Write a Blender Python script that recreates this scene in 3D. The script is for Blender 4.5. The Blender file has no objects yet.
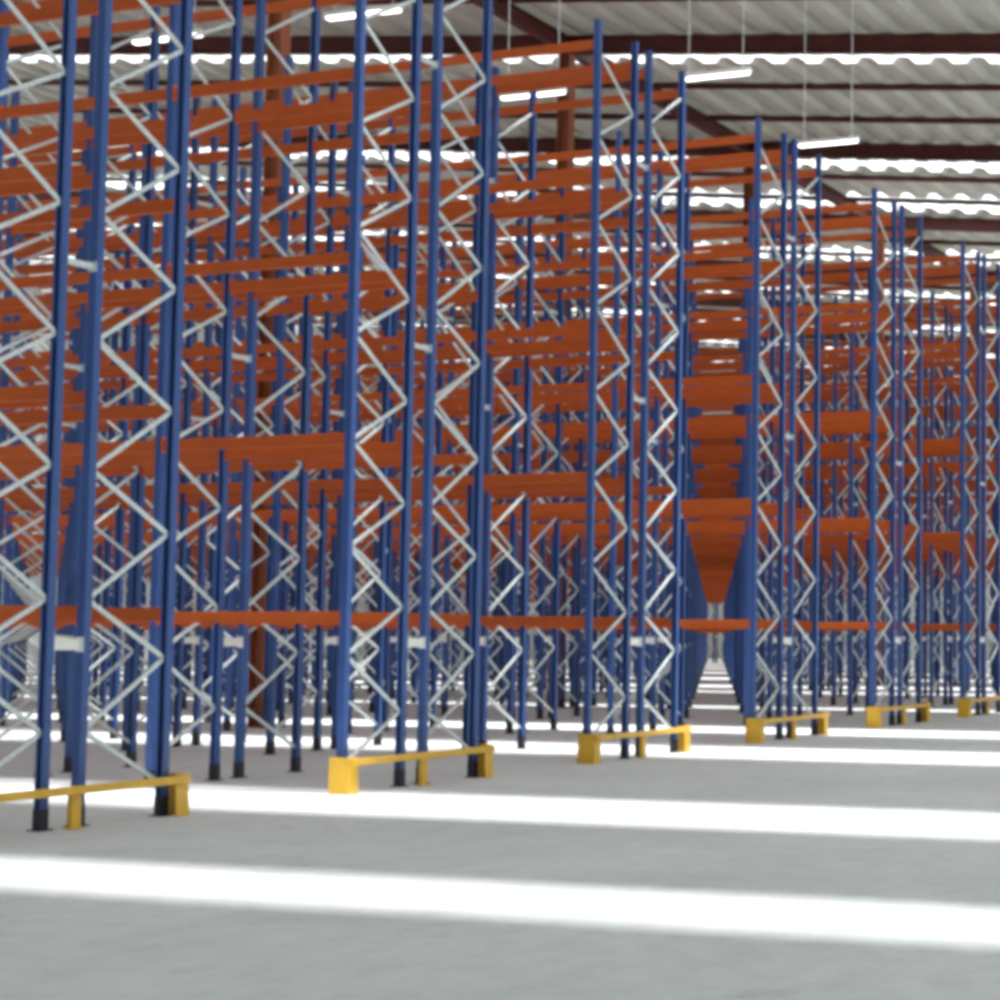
import bpy, bmesh, math
from mathutils import Vector, Matrix

SC = bpy.context.scene
COL = SC.collection

# ------------------------------------------------------------------ survey
# X runs across the row ends, Y runs along the rows, Z is up (metres)
EYE = 1.8231
ROW0, END = 7.2953, 13.7779          # first upright of row 0, end line of all rows
D, GAP, PITCH, BAY = 1.102, 0.4437, 5.5, 2.722
TOP = 10.79
LEVELS = (2.02, 4.09, 6.22, 8.42, 10.43)
OFF = (0.0, D, D + GAP, 2 * D + GAP)  # the four uprights of a double row
UPW, UPD = 0.092, 0.086

# --------------------------------------------------------------- materials
def material(name, base, rough=0.5, metal=0.0, scale=6.0, amount=0.18, dark=None, bump=0.0, coat=0.0):
    m = bpy.data.materials.new(name); m.use_nodes = True
    nt = m.node_tree; b = nt.nodes['Principled BSDF']
    tc = nt.nodes.new('ShaderNodeTexCoord')
    no = nt.nodes.new('ShaderNodeTexNoise')
    no.inputs['Scale'].default_value = scale; no.inputs['Detail'].default_value = 5
    nt.links.new(tc.outputs['Object'], no.inputs['Vector'])
    rp = nt.nodes.new('ShaderNodeValToRGB')
    d = dark or tuple(c * (1 - amount) for c in base)
    rp.color_ramp.elements[0].position = 0.35; rp.color_ramp.elements[0].color = (*d, 1)
    rp.color_ramp.elements[1].position = 0.65; rp.color_ramp.elements[1].color = (*base, 1)
    nt.links.new(no.outputs['Fac'], rp.inputs['Fac'])
    nt.links.new(rp.outputs['Color'], b.inputs['Base Color'])
    b.inputs['Roughness'].default_value = rough
    b.inputs['Metallic'].default_value = metal
    b.inputs['Coat Weight'].default_value = coat
    if bump:
        bp = nt.nodes.new('ShaderNodeBump'); bp.inputs['Strength'].default_value = bump
        bp.inputs['Distance'].default_value = 0.02
        nt.links.new(no.outputs['Fac'], bp.inputs['Height'])
        nt.links.new(bp.outputs['Normal'], b.inputs['Normal'])
    return m

BLUE = material('blue_paint', (0.031, 0.09, 0.30), 0.42, scale=3, amount=0.12)
ORANGE = material('orange_paint', (0.56, 0.096, 0.004), 0.5, scale=3, amount=0.12)
GALV = material('galvanised_steel', (0.70, 0.77, 0.77), 0.45, 0.2, scale=25, amount=0.22)
FOOT_SHADE = material('dark_foot_shade', (0.022, 0.024, 0.04), 0.6, scale=9)  # near-black tone imitates the shade at the post feet
YELLOW = material('yellow_paint', (0.82, 0.48, 0.04), 0.45, scale=5, amount=0.15)
WHITE = material('white_paint', (0.86, 0.86, 0.82), 0.5, scale=8, amount=0.06)
DECK = material('roof_sheet', (0.66, 0.665, 0.60), 0.6, scale=0.6, amount=0.14)
OXIDE = material('dark_red_paint', (0.115, 0.024, 0.018), 0.6, scale=2, amount=0.25)
COLUMN = material('brown_red_paint', (0.30, 0.085, 0.03), 0.6, scale=2, amount=0.2)
WALL = material('pale_cladding', (0.55, 0.56, 0.54), 0.7, scale=1.2, amount=0.1)

def concrete():
    m = bpy.data.materials.new('polished_concrete'); m.use_nodes = True
    nt = m.node_tree; b = nt.nodes['Principled BSDF']
    tc = nt.nodes.new('ShaderNodeTexCoord')
    def noise(scale, detail, rough=0.6):
        n = nt.nodes.new('ShaderNodeTexNoise')
        n.inputs['Scale'].default_value = scale; n.inputs['Detail'].default_value = detail
        n.inputs['Roughness'].default_value = rough
        nt.links.new(tc.outputs['Object'], n.inputs['Vector']); return n
    def ramp(src, a, ca, z, cz):
        r = nt.nodes.new('ShaderNodeValToRGB')
        r.color_ramp.elements[0].position = a; r.color_ramp.elements[0].color = (*ca, 1)
        r.color_ramp.elements[1].position = z; r.color_ramp.elements[1].color = (*cz, 1)
        nt.links.new(src, r.inputs['Fac']); return r
    def mix(a, bb, f):
        x = nt.nodes.new('ShaderNodeMix'); x.data_type = 'RGBA'; x.blend_type = 'MULTIPLY'
        x.inputs['Factor'].default_value = f
        nt.links.new(a, x.inputs['A']); nt.links.new(bb, x.inputs['B']); return x.outputs['Result']
    base = ramp(noise(0.35, 6).outputs['Fac'], 0.3, (0.64, 0.67, 0.68), 0.7, (0.76, 0.79, 0.80))
    fine = ramp(noise(3.5, 8, 0.7).outputs['Fac'], 0.32, (0.78, 0.78, 0.77), 0.55, (1, 1, 1))
    marks = ramp(noise(1.4, 3).outputs['Fac'], 0.27, (0.72, 0.72, 0.71), 0.34, (1, 1, 1))
    c = mix(base.outputs['Color'], fine.outputs['Color'], 0.6)
    c = mix(c, marks.outputs['Color'], 0.7)
    nt.links.new(c, b.inputs['Base Color'])
    b.inputs['Roughness'].default_value = 0.55
    b.inputs['Specular IOR Level'].default_value = 0.3
    return m

def skylight_material():
    m = bpy.data.materials.new('clear_roof_sheet'); m.use_nodes = True
    nt = m.node_tree; nt.nodes.clear()
    out = nt.nodes.new('ShaderNodeOutputMaterial')
    tr = nt.nodes.new('ShaderNodeBsdfTransparent'); tr.inputs['Color'].default_value = (0.93, 0.95, 0.96, 1)
    tl = nt.nodes.new('ShaderNodeBsdfTranslucent'); tl.inputs['Color'].default_value = (0.88, 0.9, 0.9, 1)
    mx = nt.nodes.new('ShaderNodeMixShader'); mx.inputs['Fac'].default_value = 0.35
    nt.links.new(tr.outputs[0], mx.inputs[1]); nt.links.new(tl.outputs[0], mx.inputs[2])
    nt.links.new(mx.outputs[0], out.inputs['Surface'])
    return m

def lamp_material():
    m = bpy.data.materials.new('lit_tube'); m.use_nodes = True
    b = m.node_tree.nodes['Principled BSDF']
    b.inputs['Base Color'].default_value = (0.9, 0.9, 0.9, 1)
    b.inputs['Emission Color'].default_value = (1, 0.98, 0.97, 1)
    b.inputs['Emission Strength'].default_value = 3.0
    return m
def stain(m, colour):
    nt = m.node_tree; b = nt.nodes['Principled BSDF']
    src = b.inputs['Base Color'].links[0].from_socket
    tc = nt.nodes.new('ShaderNodeTexCoord'); n = nt.nodes.new('ShaderNodeTexNoise')
    n.inputs['Scale'].default_value = 0.55; n.inputs['Detail'].default_value = 2
    nt.links.new(tc.outputs['Object'], n.inputs['Vector'])
    rp = nt.nodes.new('ShaderNodeValToRGB')
    rp.color_ramp.elements[0].position = 0.66; rp.color_ramp.elements[0].color = (0, 0, 0, 1)
    rp.color_ramp.elements[1].position = 0.76; rp.color_ramp.elements[1].color = (1, 1, 1, 1)
    nt.links.new(n.outputs['Fac'], rp.inputs['Fac'])
    x = nt.nodes.new('ShaderNodeMix'); x.data_type = 'RGBA'
    nt.links.new(rp.outputs['Color'], x.inputs['Factor'])
    nt.links.new(src, x.inputs['A']); x.inputs['B'].default_value = (*colour, 1)
    nt.links.new(x.outputs['Result'], b.inputs['Base Color'])
stain(DECK, (0.72, 0.70, 0.40))
CONCRETE, CLEAR, TUBE = concrete(), skylight_material(), lamp_material()

# ------------------------------------------------------------------ helpers
def add_box(bm, lo, hi):
    v = [bm.verts.new((x, y, z)) for x in (lo[0], hi[0]) for y in (lo[1], hi[1]) for z in (lo[2], hi[2])]
    for f in ((0, 1, 3, 2), (4, 6, 7, 5), (0, 4, 5, 1), (2, 3, 7, 6), (0, 2, 6, 4), (1, 5, 7, 3)):
        bm.faces.new([v[i] for i in f])

def add_prism(bm, pts, z0, z1):
    """closed outline pts (x, y) swept from z0 to z1"""
    n = len(pts)
    lo = [bm.verts.new((x, y, z0)) for x, y in pts]; hi = [bm.verts.new((x, y, z1)) for x, y in pts]
    for i in range(n):
        bm.faces.new((lo[i], lo[(i + 1) % n], hi[(i + 1) % n], hi[i]))
    bm.faces.new(lo[::-1]); bm.faces.new(hi)

def add_bar(bm, a, b, w, t, up=Vector((0, 1, 0))):
    """flat bar from a to b, w wide across, t thick along up"""
    a, b = Vector(a), Vector(b); ax = (b - a).normalized()
    s = ax.cross(up).normalized(); u = s.cross(ax).normalized()
    v = [bm.verts.new(p + s * (i * w / 2) + u * (j * t / 2)) for p in (a, b) for i, j in ((-1, -1), (1, -1), (1, 1), (-1, 1))]
    for i in range(4):
        j = (i + 1) % 4; bm.faces.new((v[i], v[j], v[4 + j], v[4 + i]))
    bm.faces.new(v[3::-1]); bm.faces.new(v[4:])

def add_rod(bm, a, b, r, n=10):
    a, b = Vector(a), Vector(b); ax = (b - a).normalized()
    s = ax.orthogonal().normalized(); u = ax.cross(s)
    rings = [[bm.verts.new(p + r * (math.cos(q) * s + math.sin(q) * u)) for q in (2 * math.pi * i / n for i in range(n))] for p in (a, b)]
    for i in range(n):
        j = (i + 1) % n; bm.faces.new((rings[0][i], rings[0][j], rings[1][j], rings[1][i]))
    bm.faces.new(rings[0][::-1]); bm.faces.new(rings[1])

def mesh(name, bm, mat, bevel=0.0):
    bmesh.ops.recalc_face_normals(bm, faces=bm.faces)
    if bevel:
        bmesh.ops.bevel(bm, geom=bm.edges[:], offset=bevel, segments=2, affect='EDGES', profile=0.5)
    me = bpy.data.meshes.new(name); bm.to_mesh(me); bm.free(); me.materials.append(mat); return me

def obj(name, me, parent=None, loc=(0, 0, 0), rz=0.0):
    o = bpy.data.objects.new(name, me); COL.objects.link(o)
    o.location = loc; o.rotation_euler = (0, 0, rz)
    if parent: o.parent = parent
    return o

def thing(name, label, cat, loc, group=None):
    o = bpy.data.objects.new(name, None); COL.objects.link(o); o.location = loc
    o.empty_display_size = 0.2
    o['label'] = label; o['category'] = cat
    if group: o['group'] = group
    return o

def struct(name, me, loc=(0, 0, 0)):
    o = obj(name, me, None, loc); o['kind'] = 'structure'; return o

def new(): return bmesh.new()

# ------------------------------------------------------- meshes of the racks
def upright_mesh():
    # open channel, web towards -X, lips turned in; local origin on the floor
    w, d, t, lip = UPW, UPD, 0.012, 0.026
    x0, x1, y = -d / 2, d / 2, w / 2
    pts = [(x0, -y), (x1, -y), (x1, -y + lip), (x1 - t, -y + lip), (x1 - t, -y + t), (x0 + t, -y + t),
           (x0 + t, y - t), (x1 - t, y - t), (x1 - t, y - lip), (x1, y - lip), (x1, y), (x0, y)]
    bm = new(); add_prism(bm, pts, 0.012, TOP)
    return mesh('upright', bm, BLUE)

def foot_shade_mesh():
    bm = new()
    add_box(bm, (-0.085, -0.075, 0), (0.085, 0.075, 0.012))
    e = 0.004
    add_box(bm, (-UPD / 2 - e, -UPW / 2 - e, 0.012), (UPD / 2 + e, UPW / 2 + e, 0.20))  # dark sleeve stands in for shade at the upright's base
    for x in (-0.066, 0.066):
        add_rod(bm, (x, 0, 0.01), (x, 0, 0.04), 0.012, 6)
    return mesh('shaded_foot_plate', bm, FOOT_SHADE)

STEP = 1.25
def brace_nodes():
    # (z on the outer upright, z on the inner upright) of every diagonal
    out = []
    z = 0.33
    while z < TOP - 0.5:
        out.append((z, z + 0.57))
        if z + STEP < TOP: out.append((z + STEP, z + 0.57))
        z += STEP
    return out
NODES = brace_nodes()

def add_brace(bm, zo, zi):
    a, b = Vector((0.028, 0, zo)), Vector((D - 0.028, 0, zi))
    add_bar(bm, a, b, 0.042, 0.024)
    ax = (b - a).normalized()
    for p in (a, b):
        add_rod(bm, p - Vector((0, 0.03, 0)), p + Vector((0, 0.03, 0)), 0.014, 6)

def brace_mesh(rise):
    bm = new(); add_brace(bm, 0, rise); return mesh('brace', bm, GALV)

def bracing_mesh():
    bm = new()
    for zo, zi in NODES: add_brace(bm, zo, zi)
    return mesh('bracing', bm, GALV)

def beam_mesh():
    # box beam with a step for the decking and hooked end plates; local origin at the bay's first upright
    bm = new(); h, w = 0.135, 0.05
    y0, y1 = UPW / 2, BAY - UPW / 2
    add_box(bm, (-w / 2, y0 + 0.004, -h / 2), (w / 2, y1 - 0.004, h / 2))
    add_box(bm, (-w / 2 - 0.004, y0 + 0.004, -h / 2), (-w / 2, y1 - 0.004, -h / 2 + 0.03))
    for y in (y0, y1 - 0.006):
        add_box(bm, (-w / 2 - 0.02, y, -h / 2 - 0.03), (w / 2, y + 0.006, h / 2 + 0.03))
    return bm
def spacer_mesh(name, h, mat):
    bm = new(); g = GAP - UPD
    add_box(bm, (-g / 2 + 0.004, -0.014, -h / 2), (g / 2 - 0.004, 0.014, h / 2))
    for s in (-1, 1):
        x = s * (g / 2)
        add_box(bm, (min(x, x - s * 0.006), -0.045, -h / 2 - 0.02), (max(x, x - s * 0.006), 0.045, h / 2 + 0.02))
    return mesh(name, bm, mat)

M_UP, M_FOOT_SHADE, M_LAT = upright_mesh(), foot_shade_mesh(), bracing_mesh()
M_B_UP, M_B_DN = brace_mesh(0.57), brace_mesh(0.57 - STEP)
M_BEAM = mesh('load_beam', beam_mesh(), ORANGE)
M_SP_LOW, M_SP = spacer_mesh('row_spacer', 0.105, WHITE), spacer_mesh('row_spacer', 0.06, GALV)

# proto parts: one of each kind, copied into place below
def place(name, me, parent, loc, rz=0.0):
    return obj(name, me, parent, loc, rz)

ORD = {1: 'first', 2: 'second', 3: 'third', 4: 'fourth', 5: 'fifth', 6: 'sixth'}
ROWS = {  # row: (first bay, last bay, individually braced frames, label, group)
    1: (0, 2, 3, 'blue and orange pallet rack row at the far left, behind the cut-off yellow end guard', None),
    2: (0, 5, 3, 'tall blue and orange pallet rack row behind the second yellow end guard from the left', None),
    3: (0, 7, 3, 'blue and orange pallet rack row behind the third yellow end guard from the left', None),
    4: (0, 9, 3, 'blue and orange pallet rack row behind the fourth yellow end guard from the left', None),
    5: (0, 11, 3, 'blue and orange pallet rack row behind the fifth yellow end guard from the left', None),
    6: (0, 12, 3, 'blue and orange pallet rack row behind the rightmost yellow end guard', None),
    7: (0, 14, 0, 'distant pallet rack row directly behind the row with the rightmost yellow guard', None),
}
for k in range(8, 21):
    ROWS[k] = (max(0, k - 8), 16 if k < 15 else 20, 0, 'faraway blue and orange pallet rack row deep in the hall beyond the guarded rows',
               'far pallet rack rows beyond the guarded ones')

def rack_row(k, n0, n1, braced, label, group):
    c = D + GAP / 2
    root = thing('pallet_rack', label, 'pallet rack', (ROW0 + k * PITCH + c, END + (BAY / 2 if k > 18 else 0), 0), group or 'double pallet rack rows')
    merged = None
    first = True
    for n in range(n0, n1 + 1):
        y = n * BAY
        for j in range(4):
            up = place('upright', M_UP, root, (OFF[j] - c, y, 0), math.pi if j in (1, 3) else 0)
            sh = obj('shaded_foot_plate', M_FOOT_SHADE, up)
            if k <= 3 and n == n0: sh['label'] = 'foot plate with dark sleeve painted as shade'
        for side in (0, 1):
            ox, rz = ((OFF[0] - c, 0.0) if side == 0 else (OFF[3] - c, math.pi))
            if n - n0 < braced:
                for zo, zi in NODES:
                    me = M_B_UP if zi > zo else M_B_DN
                    b = place('brace', me, root, (ox, y, zo), rz)
                    if n == n0 and zo < 0.4: b['label'] = 'grey galvanised diagonal brace'
            else:
                b = place('bracing', M_LAT, root, (ox, y, 0), rz)
        for z in (1.72, 5.36, 8.95):
            s = place('row_spacer', M_SP_LOW if z < 2 else M_SP, root, (0, y, z))
            if n == n0: s['label'] = 'white painted spacer plate' if z < 2 else 'grey galvanised spacer bar'
        if n == n1: continue
        for j in range(4):
            for z in LEVELS:
                rz_off = 0.0
                if n - n0 < 5:
                    o = place('load_beam', M_BEAM, root, (OFF[j] - c, y, z))
                    if n == n0 and j == 0 and z == LEVELS[0]: o['label'] = 'orange box section beam'
                else:
                    if merged is None: merged = new()
                    bm = beam_mesh(); bmesh.ops.translate(bm, verts=bm.verts[:], vec=(OFF[j] - c, y, z))
                    tmp = bpy.data.meshes.new('tmp'); bm.to_mesh(tmp); bm.free()
                    merged.from_mesh(tmp); bpy.data.meshes.remove(tmp)
    if merged is not None:
        o = obj('load_beam', mesh('load_beam', merged, ORANGE), root); o['kind'] = 'stuff'
        o['label'] = 'orange beams of the far bays'
    return root

for k, (n0, n1, br, lab, grp) in ROWS.items():
    rack_row(k, n0, n1, br, lab, grp)

# --------------------------------------------------------- yellow end guards
GUARD_LABELS = {
    1: 'yellow end guard cut off by the left edge of the photo',
    2: 'nearest yellow end guard seen whole, with a broad left corner plate',
    3: 'yellow end guard third from the left, its right post in the sun',
    4: 'yellow end guard to the right of the gap with stacked orange beams',
    5: 'small yellow end guard fifth from the left, second from the right',
    6: 'small yellow end guard at the right edge of the photo',
}
def guard(k):
    c = D + GAP / 2
    root = thing('rack_end_guard', GUARD_LABELS[k], 'rack guard', (ROW0 + k * PITCH + c, END - 0.20, 0), 'yellow guards at the rack row ends')
    xe = c + 0.14
    bm = new(); add_box(bm, (-xe + 0.012, -0.045, 0.325), (xe - 0.012, -0.005, 0.405))
    obj('rail', mesh('rail', bm, YELLOW, 0.008), root)
    bm = new(); add_box(bm, (-0.06, -0.004, 0), (0.06, 0.05, 0.40)); add_box(bm, (-0.10, -0.03, 0), (0.10, 0.07, 0.012))
    obj('post', mesh('post', bm, YELLOW, 0.004), root)
    for s in (-1, 1):
        bm = new()
        # slightly splayed L-shaped corner plate standing on a base flange
        pts = [(-xe, -0.0), (-xe + 0.17, -0.0), (-xe + 0.17, 0.012), (-xe + 0.012, 0.012), (-xe + 0.012, 0.26), (-xe, 0.26)]
        n = len(pts)
        def flare(p, q): return (p[0] - (0.018 * q if p[0] < -xe + 0.05 else 0), p[1] - (0.015 * q if p[1] < 0.02 else 0))
        lo = [bm.verts.new((*flare(p, 1), 0.0)) for p in pts]; hi = [bm.verts.new((*flare(p, 0), 0.42)) for p in pts]
        for i in range(n): bm.faces.new((lo[i], lo[(i + 1) % n], hi[(i + 1) % n], hi[i]))
        bm.faces.new(lo[::-1]); bm.faces.new(hi)
        if s > 0: bmesh.ops.scale(bm, verts=bm.verts[:], vec=(-1, 1, 1))
        obj('corner_plate', mesh('corner_plate', bm, YELLOW), root)
    return root
for k in range(1, 7): guard(k)

# ------------------------------------------------------------------ the hall
X0, X1, Y0, Y1 = -22.0, 130.0, -30.0, 84.0
def roof_z(y): return 17.22 + 0.10 * (y - 25.2)

bm = new(); add_box(bm, (X0, Y0, -0.2), (X1, Y1, 0.0)); struct('floor', mesh('floor', bm, CONCRETE))

STRIPS = [(-9.4, 1.8), (0.9, 1.8), (11.75, 0.95), (17.75, 1.95), (27.1, 2.3), (33.4, 2.0), (43.6, 1.1), (55.7, 1.3), (61.6, 2.4), (72.2, 2.6), (83.0, 2.2), (94.0, 2.4), (105.0, 2.4), (116.0, 2.4), (125.0, 2.0)]  # strips over and behind the camera are unseen, added for fill light
RIB, RH = 1.0, 0.17
def sheet(bm, xa, xb, lift=0.0, ext=0.0):
    """ribbed roofing: ribs run along X, spaced along Y, following the roof's fall"""
    prof = []
    y = Y0
    while y < Y1:
        for q, hh in ((0, 0), (0.38, 0), (0.50, 1), (0.88, 1)):
            prof.append((y + q * RIB, roof_z(y + q * RIB) + hh * RH + lift))
        y += RIB
    for dz in (0.0, 0.02):
        pass
    rows = []
    for dz in (0.0, 0.025):
        rows.append(([bm.verts.new((xa, y, z + dz)) for y, z in prof], [bm.verts.new((xb, y, z + dz)) for y, z in prof]))
    (la, lb), (ua, ub) = rows
    n = len(prof)
    for i in range(n - 1):
        bm.faces.new((la[i], la[i + 1], lb[i + 1], lb[i])); bm.faces.new((ua[i], ub[i], ub[i + 1], ua[i + 1]))
        bm.faces.new((la[i], ua[i], ua[i + 1], la[i + 1])); bm.faces.new((lb[i], lb[i + 1], ub[i + 1], ub[i]))
    bm.faces.new((la[0], lb[0], ub[0], ua[0])); bm.faces.new((la[-1], ua[-1], ub[-1], lb[-1]))

bm = new(); prev = X0
for xc, w in STRIPS:
    sheet(bm, prev, xc - w / 2); prev = xc + w / 2
sheet(bm, prev, X1)
struct('ceiling', mesh('ceiling', bm, DECK))

def single_sheet(xa, xb):
    bm = new(); pa, pb = [], []
    y = Y0
    while y < Y1:
        for q, hh in ((0, 0), (0.38, 0), (0.50, 1), (0.88, 1)):
            z = roof_z(y + q * RIB) + hh * RH + 0.01
            pa.append(bm.verts.new((xa, y + q * RIB, z))); pb.append(bm.verts.new((xb, y + q * RIB, z)))
        y += RIB
    for i in range(len(pa) - 1): bm.faces.new((pa[i], pa[i + 1], pb[i + 1], pb[i]))
    return bm
for i, (xc, w) in enumerate(STRIPS):
    struct('window_%d' % (i + 1), mesh('window', single_sheet(xc - w / 2, xc + w / 2), CLEAR))

# portal frames every ten metres: I-section rafters that follow the roof, purlins, a cross girder and columns
def sloped_I(bm, x, depth, width, ya, yb, drop=0.03, web=0.02, fl=0.03):
    def slab(xa, xb, t0, t1):
        v = []
        for y in (ya, yb):
            for xx in (xa, xb):
                for t in (t0, t1): v.append(bm.verts.new((xx, y, roof_z(y) - drop - t)))
        for f in ((0, 1, 3, 2), (4, 6, 7, 5), (0, 4, 5, 1), (2, 3, 7, 6), (0, 2, 6, 4), (1, 5, 7, 3)): bm.faces.new([v[i] for i in f])
    slab(x - width / 2, x + width / 2, 0, fl)
    slab(x - width / 2, x + width / 2, depth - fl, depth)
    slab(x - web / 2, x + web / 2, fl, depth - fl)

FRAMES = [ROW0 + D + GAP / 2 + 11 * i + 22 for i in range(-4, 8)]
for x in FRAMES:
    bm = new(); sloped_I(bm, x, 0.46, 0.20, Y0, Y1)
    struct('roof_rafter', mesh('roof_rafter', bm, OXIDE))
for x in FRAMES:
    for dx in (4.4, 7.85):
        if x + dx > X1 - 1: continue
        bm = new(); sloped_I(bm, x + dx, 0.16, 0.07, Y0, Y1, drop=0.01, fl=0.012)
        struct('roof_purlin', mesh('roof_purlin', bm, OXIDE))
GY = 25.0
zt = roof_z(GY) - 0.06
bm = new()
add_box(bm, (X0 + 1, GY - 0.11, zt - 0.03), (X1 - 1, GY + 0.11, zt)); add_box(bm, (X0 + 1, GY - 0.11, zt - 0.42), (X1 - 1, GY + 0.11, zt - 0.39))
add_box(bm, (X0 + 1, GY - 0.012, zt - 0.39), (X1 - 1, GY + 0.012, zt - 0.03))
struct('roof_girder', mesh('roof_girder', bm, OXIDE))
for x in FRAMES:
    if x < 25: continue
    bm = new(); hgt = zt - 0.42
    add_box(bm, (x - 0.15, GY - 0.17, 0.02), (x + 0.15, GY - 0.15, hgt)); add_box(bm, (x - 0.15, GY + 0.15, 0.02), (x + 0.15, GY + 0.17, hgt))
    add_box(bm, (x - 0.012, GY - 0.15, 0.02), (x + 0.012, GY + 0.15, hgt))
    add_box(bm, (x - 0.165, GY - 0.20, 0), (x + 0.165, GY + 0.20, 0.02))
    struct('steel_column', mesh('steel_column', bm, COLUMN))

def wall(name, xa, xb, ya, yb):
    bm = new()
    zs = lambda y: roof_z(y) - 0.02
    v = [bm.verts.new(p) for p in ((xa, ya, 0), (xb, ya, 0), (xb, yb, 0), (xa, yb, 0), (xa, ya, zs(ya)), (xb, ya, zs(ya)), (xb, yb, zs(yb)), (xa, yb, zs(yb)))]
    for f in ((0, 1, 2, 3), (4, 5, 6, 7), (0, 1, 5, 4), (1, 2, 6, 5), (2, 3, 7, 6), (3, 0, 4, 7)): bm.faces.new([v[i] for i in f])
    struct(name, mesh(name, bm, WALL))
wall('wall_unseen_block', X0 - 0.25, X0, Y0, Y1)  # unseen wall behind the camera, added to dim the rack sides
wall('wall_back', X0, X1, Y1, Y1 + 0.25)
wall('wall_right', X1, X1 + 0.25, Y0, Y1 + 0.25)

# ------------------------------------------------------------ hanging lamps
def aisle_x(k): return ROW0 + k * PITCH + (OFF[3] + PITCH) / 2
LAMPS = [
    (3, 13.9, 'white tube lamp hanging level with the tops of the third rack row'),
    (3, 17.4, 'white tube lamp glimpsed just under the top orange beam of the third rack row'),
    (4, 14.2, 'pale tube lamp hanging between the fourth and fifth rack rows, the rightmost one'),
    (2, 16.8, 'white tube lamp at the top edge of the photo behind the second rack row'),
    (2, 20.3, 'white tube lamp glimpsed between the uprights of the leftmost rack row'),
]
for k, y, lab in LAMPS:
    x, z = aisle_x(k), {2: 10.74, 3: 11.12, 4: 11.38}[k]
    root = thing('hanging_lamp', lab, 'lamp', (x, y, z), 'tube lamps above the aisles')
    L = 0.64
    bm = new(); add_bar(bm, (0, -L, 0.05), (0, L, 0.05), 0.13, 0.06, Vector((0, 0, 1)))
    obj('housing', mesh('housing', bm, WHITE, 0.008), root)
    for s in (-1, 1):
        bm = new(); add_rod(bm, (s * 0.035, -L + 0.03, 0.0), (s * 0.035, L - 0.03, 0.0), 0.019)
        obj('tube', mesh('tube', bm, TUBE), root)
    for s in (-1, 1):
        yy = s * 0.5
        bm = new(); add_rod(bm, (0, yy, 0.08), (0, yy, roof_z(y + yy) - z + 0.02), 0.009, 6)
        obj('hanger_rod', mesh('hanger_rod', bm, GALV), root)

# -------------------------------------------------------------------- light
w = bpy.data.worlds.new('sky'); SC.world = w; w.use_nodes = True
bg = w.node_tree.nodes['Background']
bg.inputs['Color'].default_value = (0.86, 0.93, 1.0, 1); bg.inputs['Strength'].default_value = 0.9
sun = bpy.data.lights.new('sun', 'SUN'); sun.energy = 15.0; sun.angle = math.radians(4.5); sun.color = (1, 0.98, 0.95)
so = bpy.data.objects.new('sun', sun); COL.objects.link(so)
so.rotation_euler = Vector((-0.02, 0.14, -1.0)).to_track_quat('-Z', 'Y').to_euler(); so.location = (60, -10, 60)

# ------------------------------------------------------------------- camera
yaw, pitch, roll = 0.3337, 0.0717, 0.0021
cy, sy, cp, sp, cr, sr = math.cos(yaw), math.sin(yaw), math.cos(pitch), math.sin(pitch), math.cos(roll), math.sin(roll)
fwd = Vector((cp * cy, cp * sy, sp)); up = Vector((-sp * cy, -sp * sy, cp)); right = Vector((sy, -cy, 0))
r3, u3 = cr * right + sr * up, -sr * right + cr * up
cam = bpy.data.cameras.new('camera'); co = bpy.data.objects.new('camera', cam); COL.objects.link(co)
co.matrix_world = Matrix(((r3.x, u3.x, -fwd.x, 0), (r3.y, u3.y, -fwd.y, 0), (r3.z, u3.z, -fwd.z, EYE), (0, 0, 0, 1)))
cam.sensor_fit = 'HORIZONTAL'; cam.sensor_width = 36.0; cam.lens = 1885.5 / 1000 * 36.0
cam.shift_x = (500 - 954.6) / 1000; cam.shift_y = 0.0
cam.clip_end = 500
SC.camera = co

SC.view_settings.view_transform = 'Standard'; SC.view_settings.look = 'None'
SC.view_settings.gamma = 1.0; SC.view_settings.use_curve_mapping = False
SC.view_settings.exposure = -0.02
SC.cycles.use_denoising = True
SC.cycles.max_bounces = 10; SC.cycles.diffuse_bounces = 6; SC.cycles.transparent_max_bounces = 12
SC.cycles.filter_width = 4.5
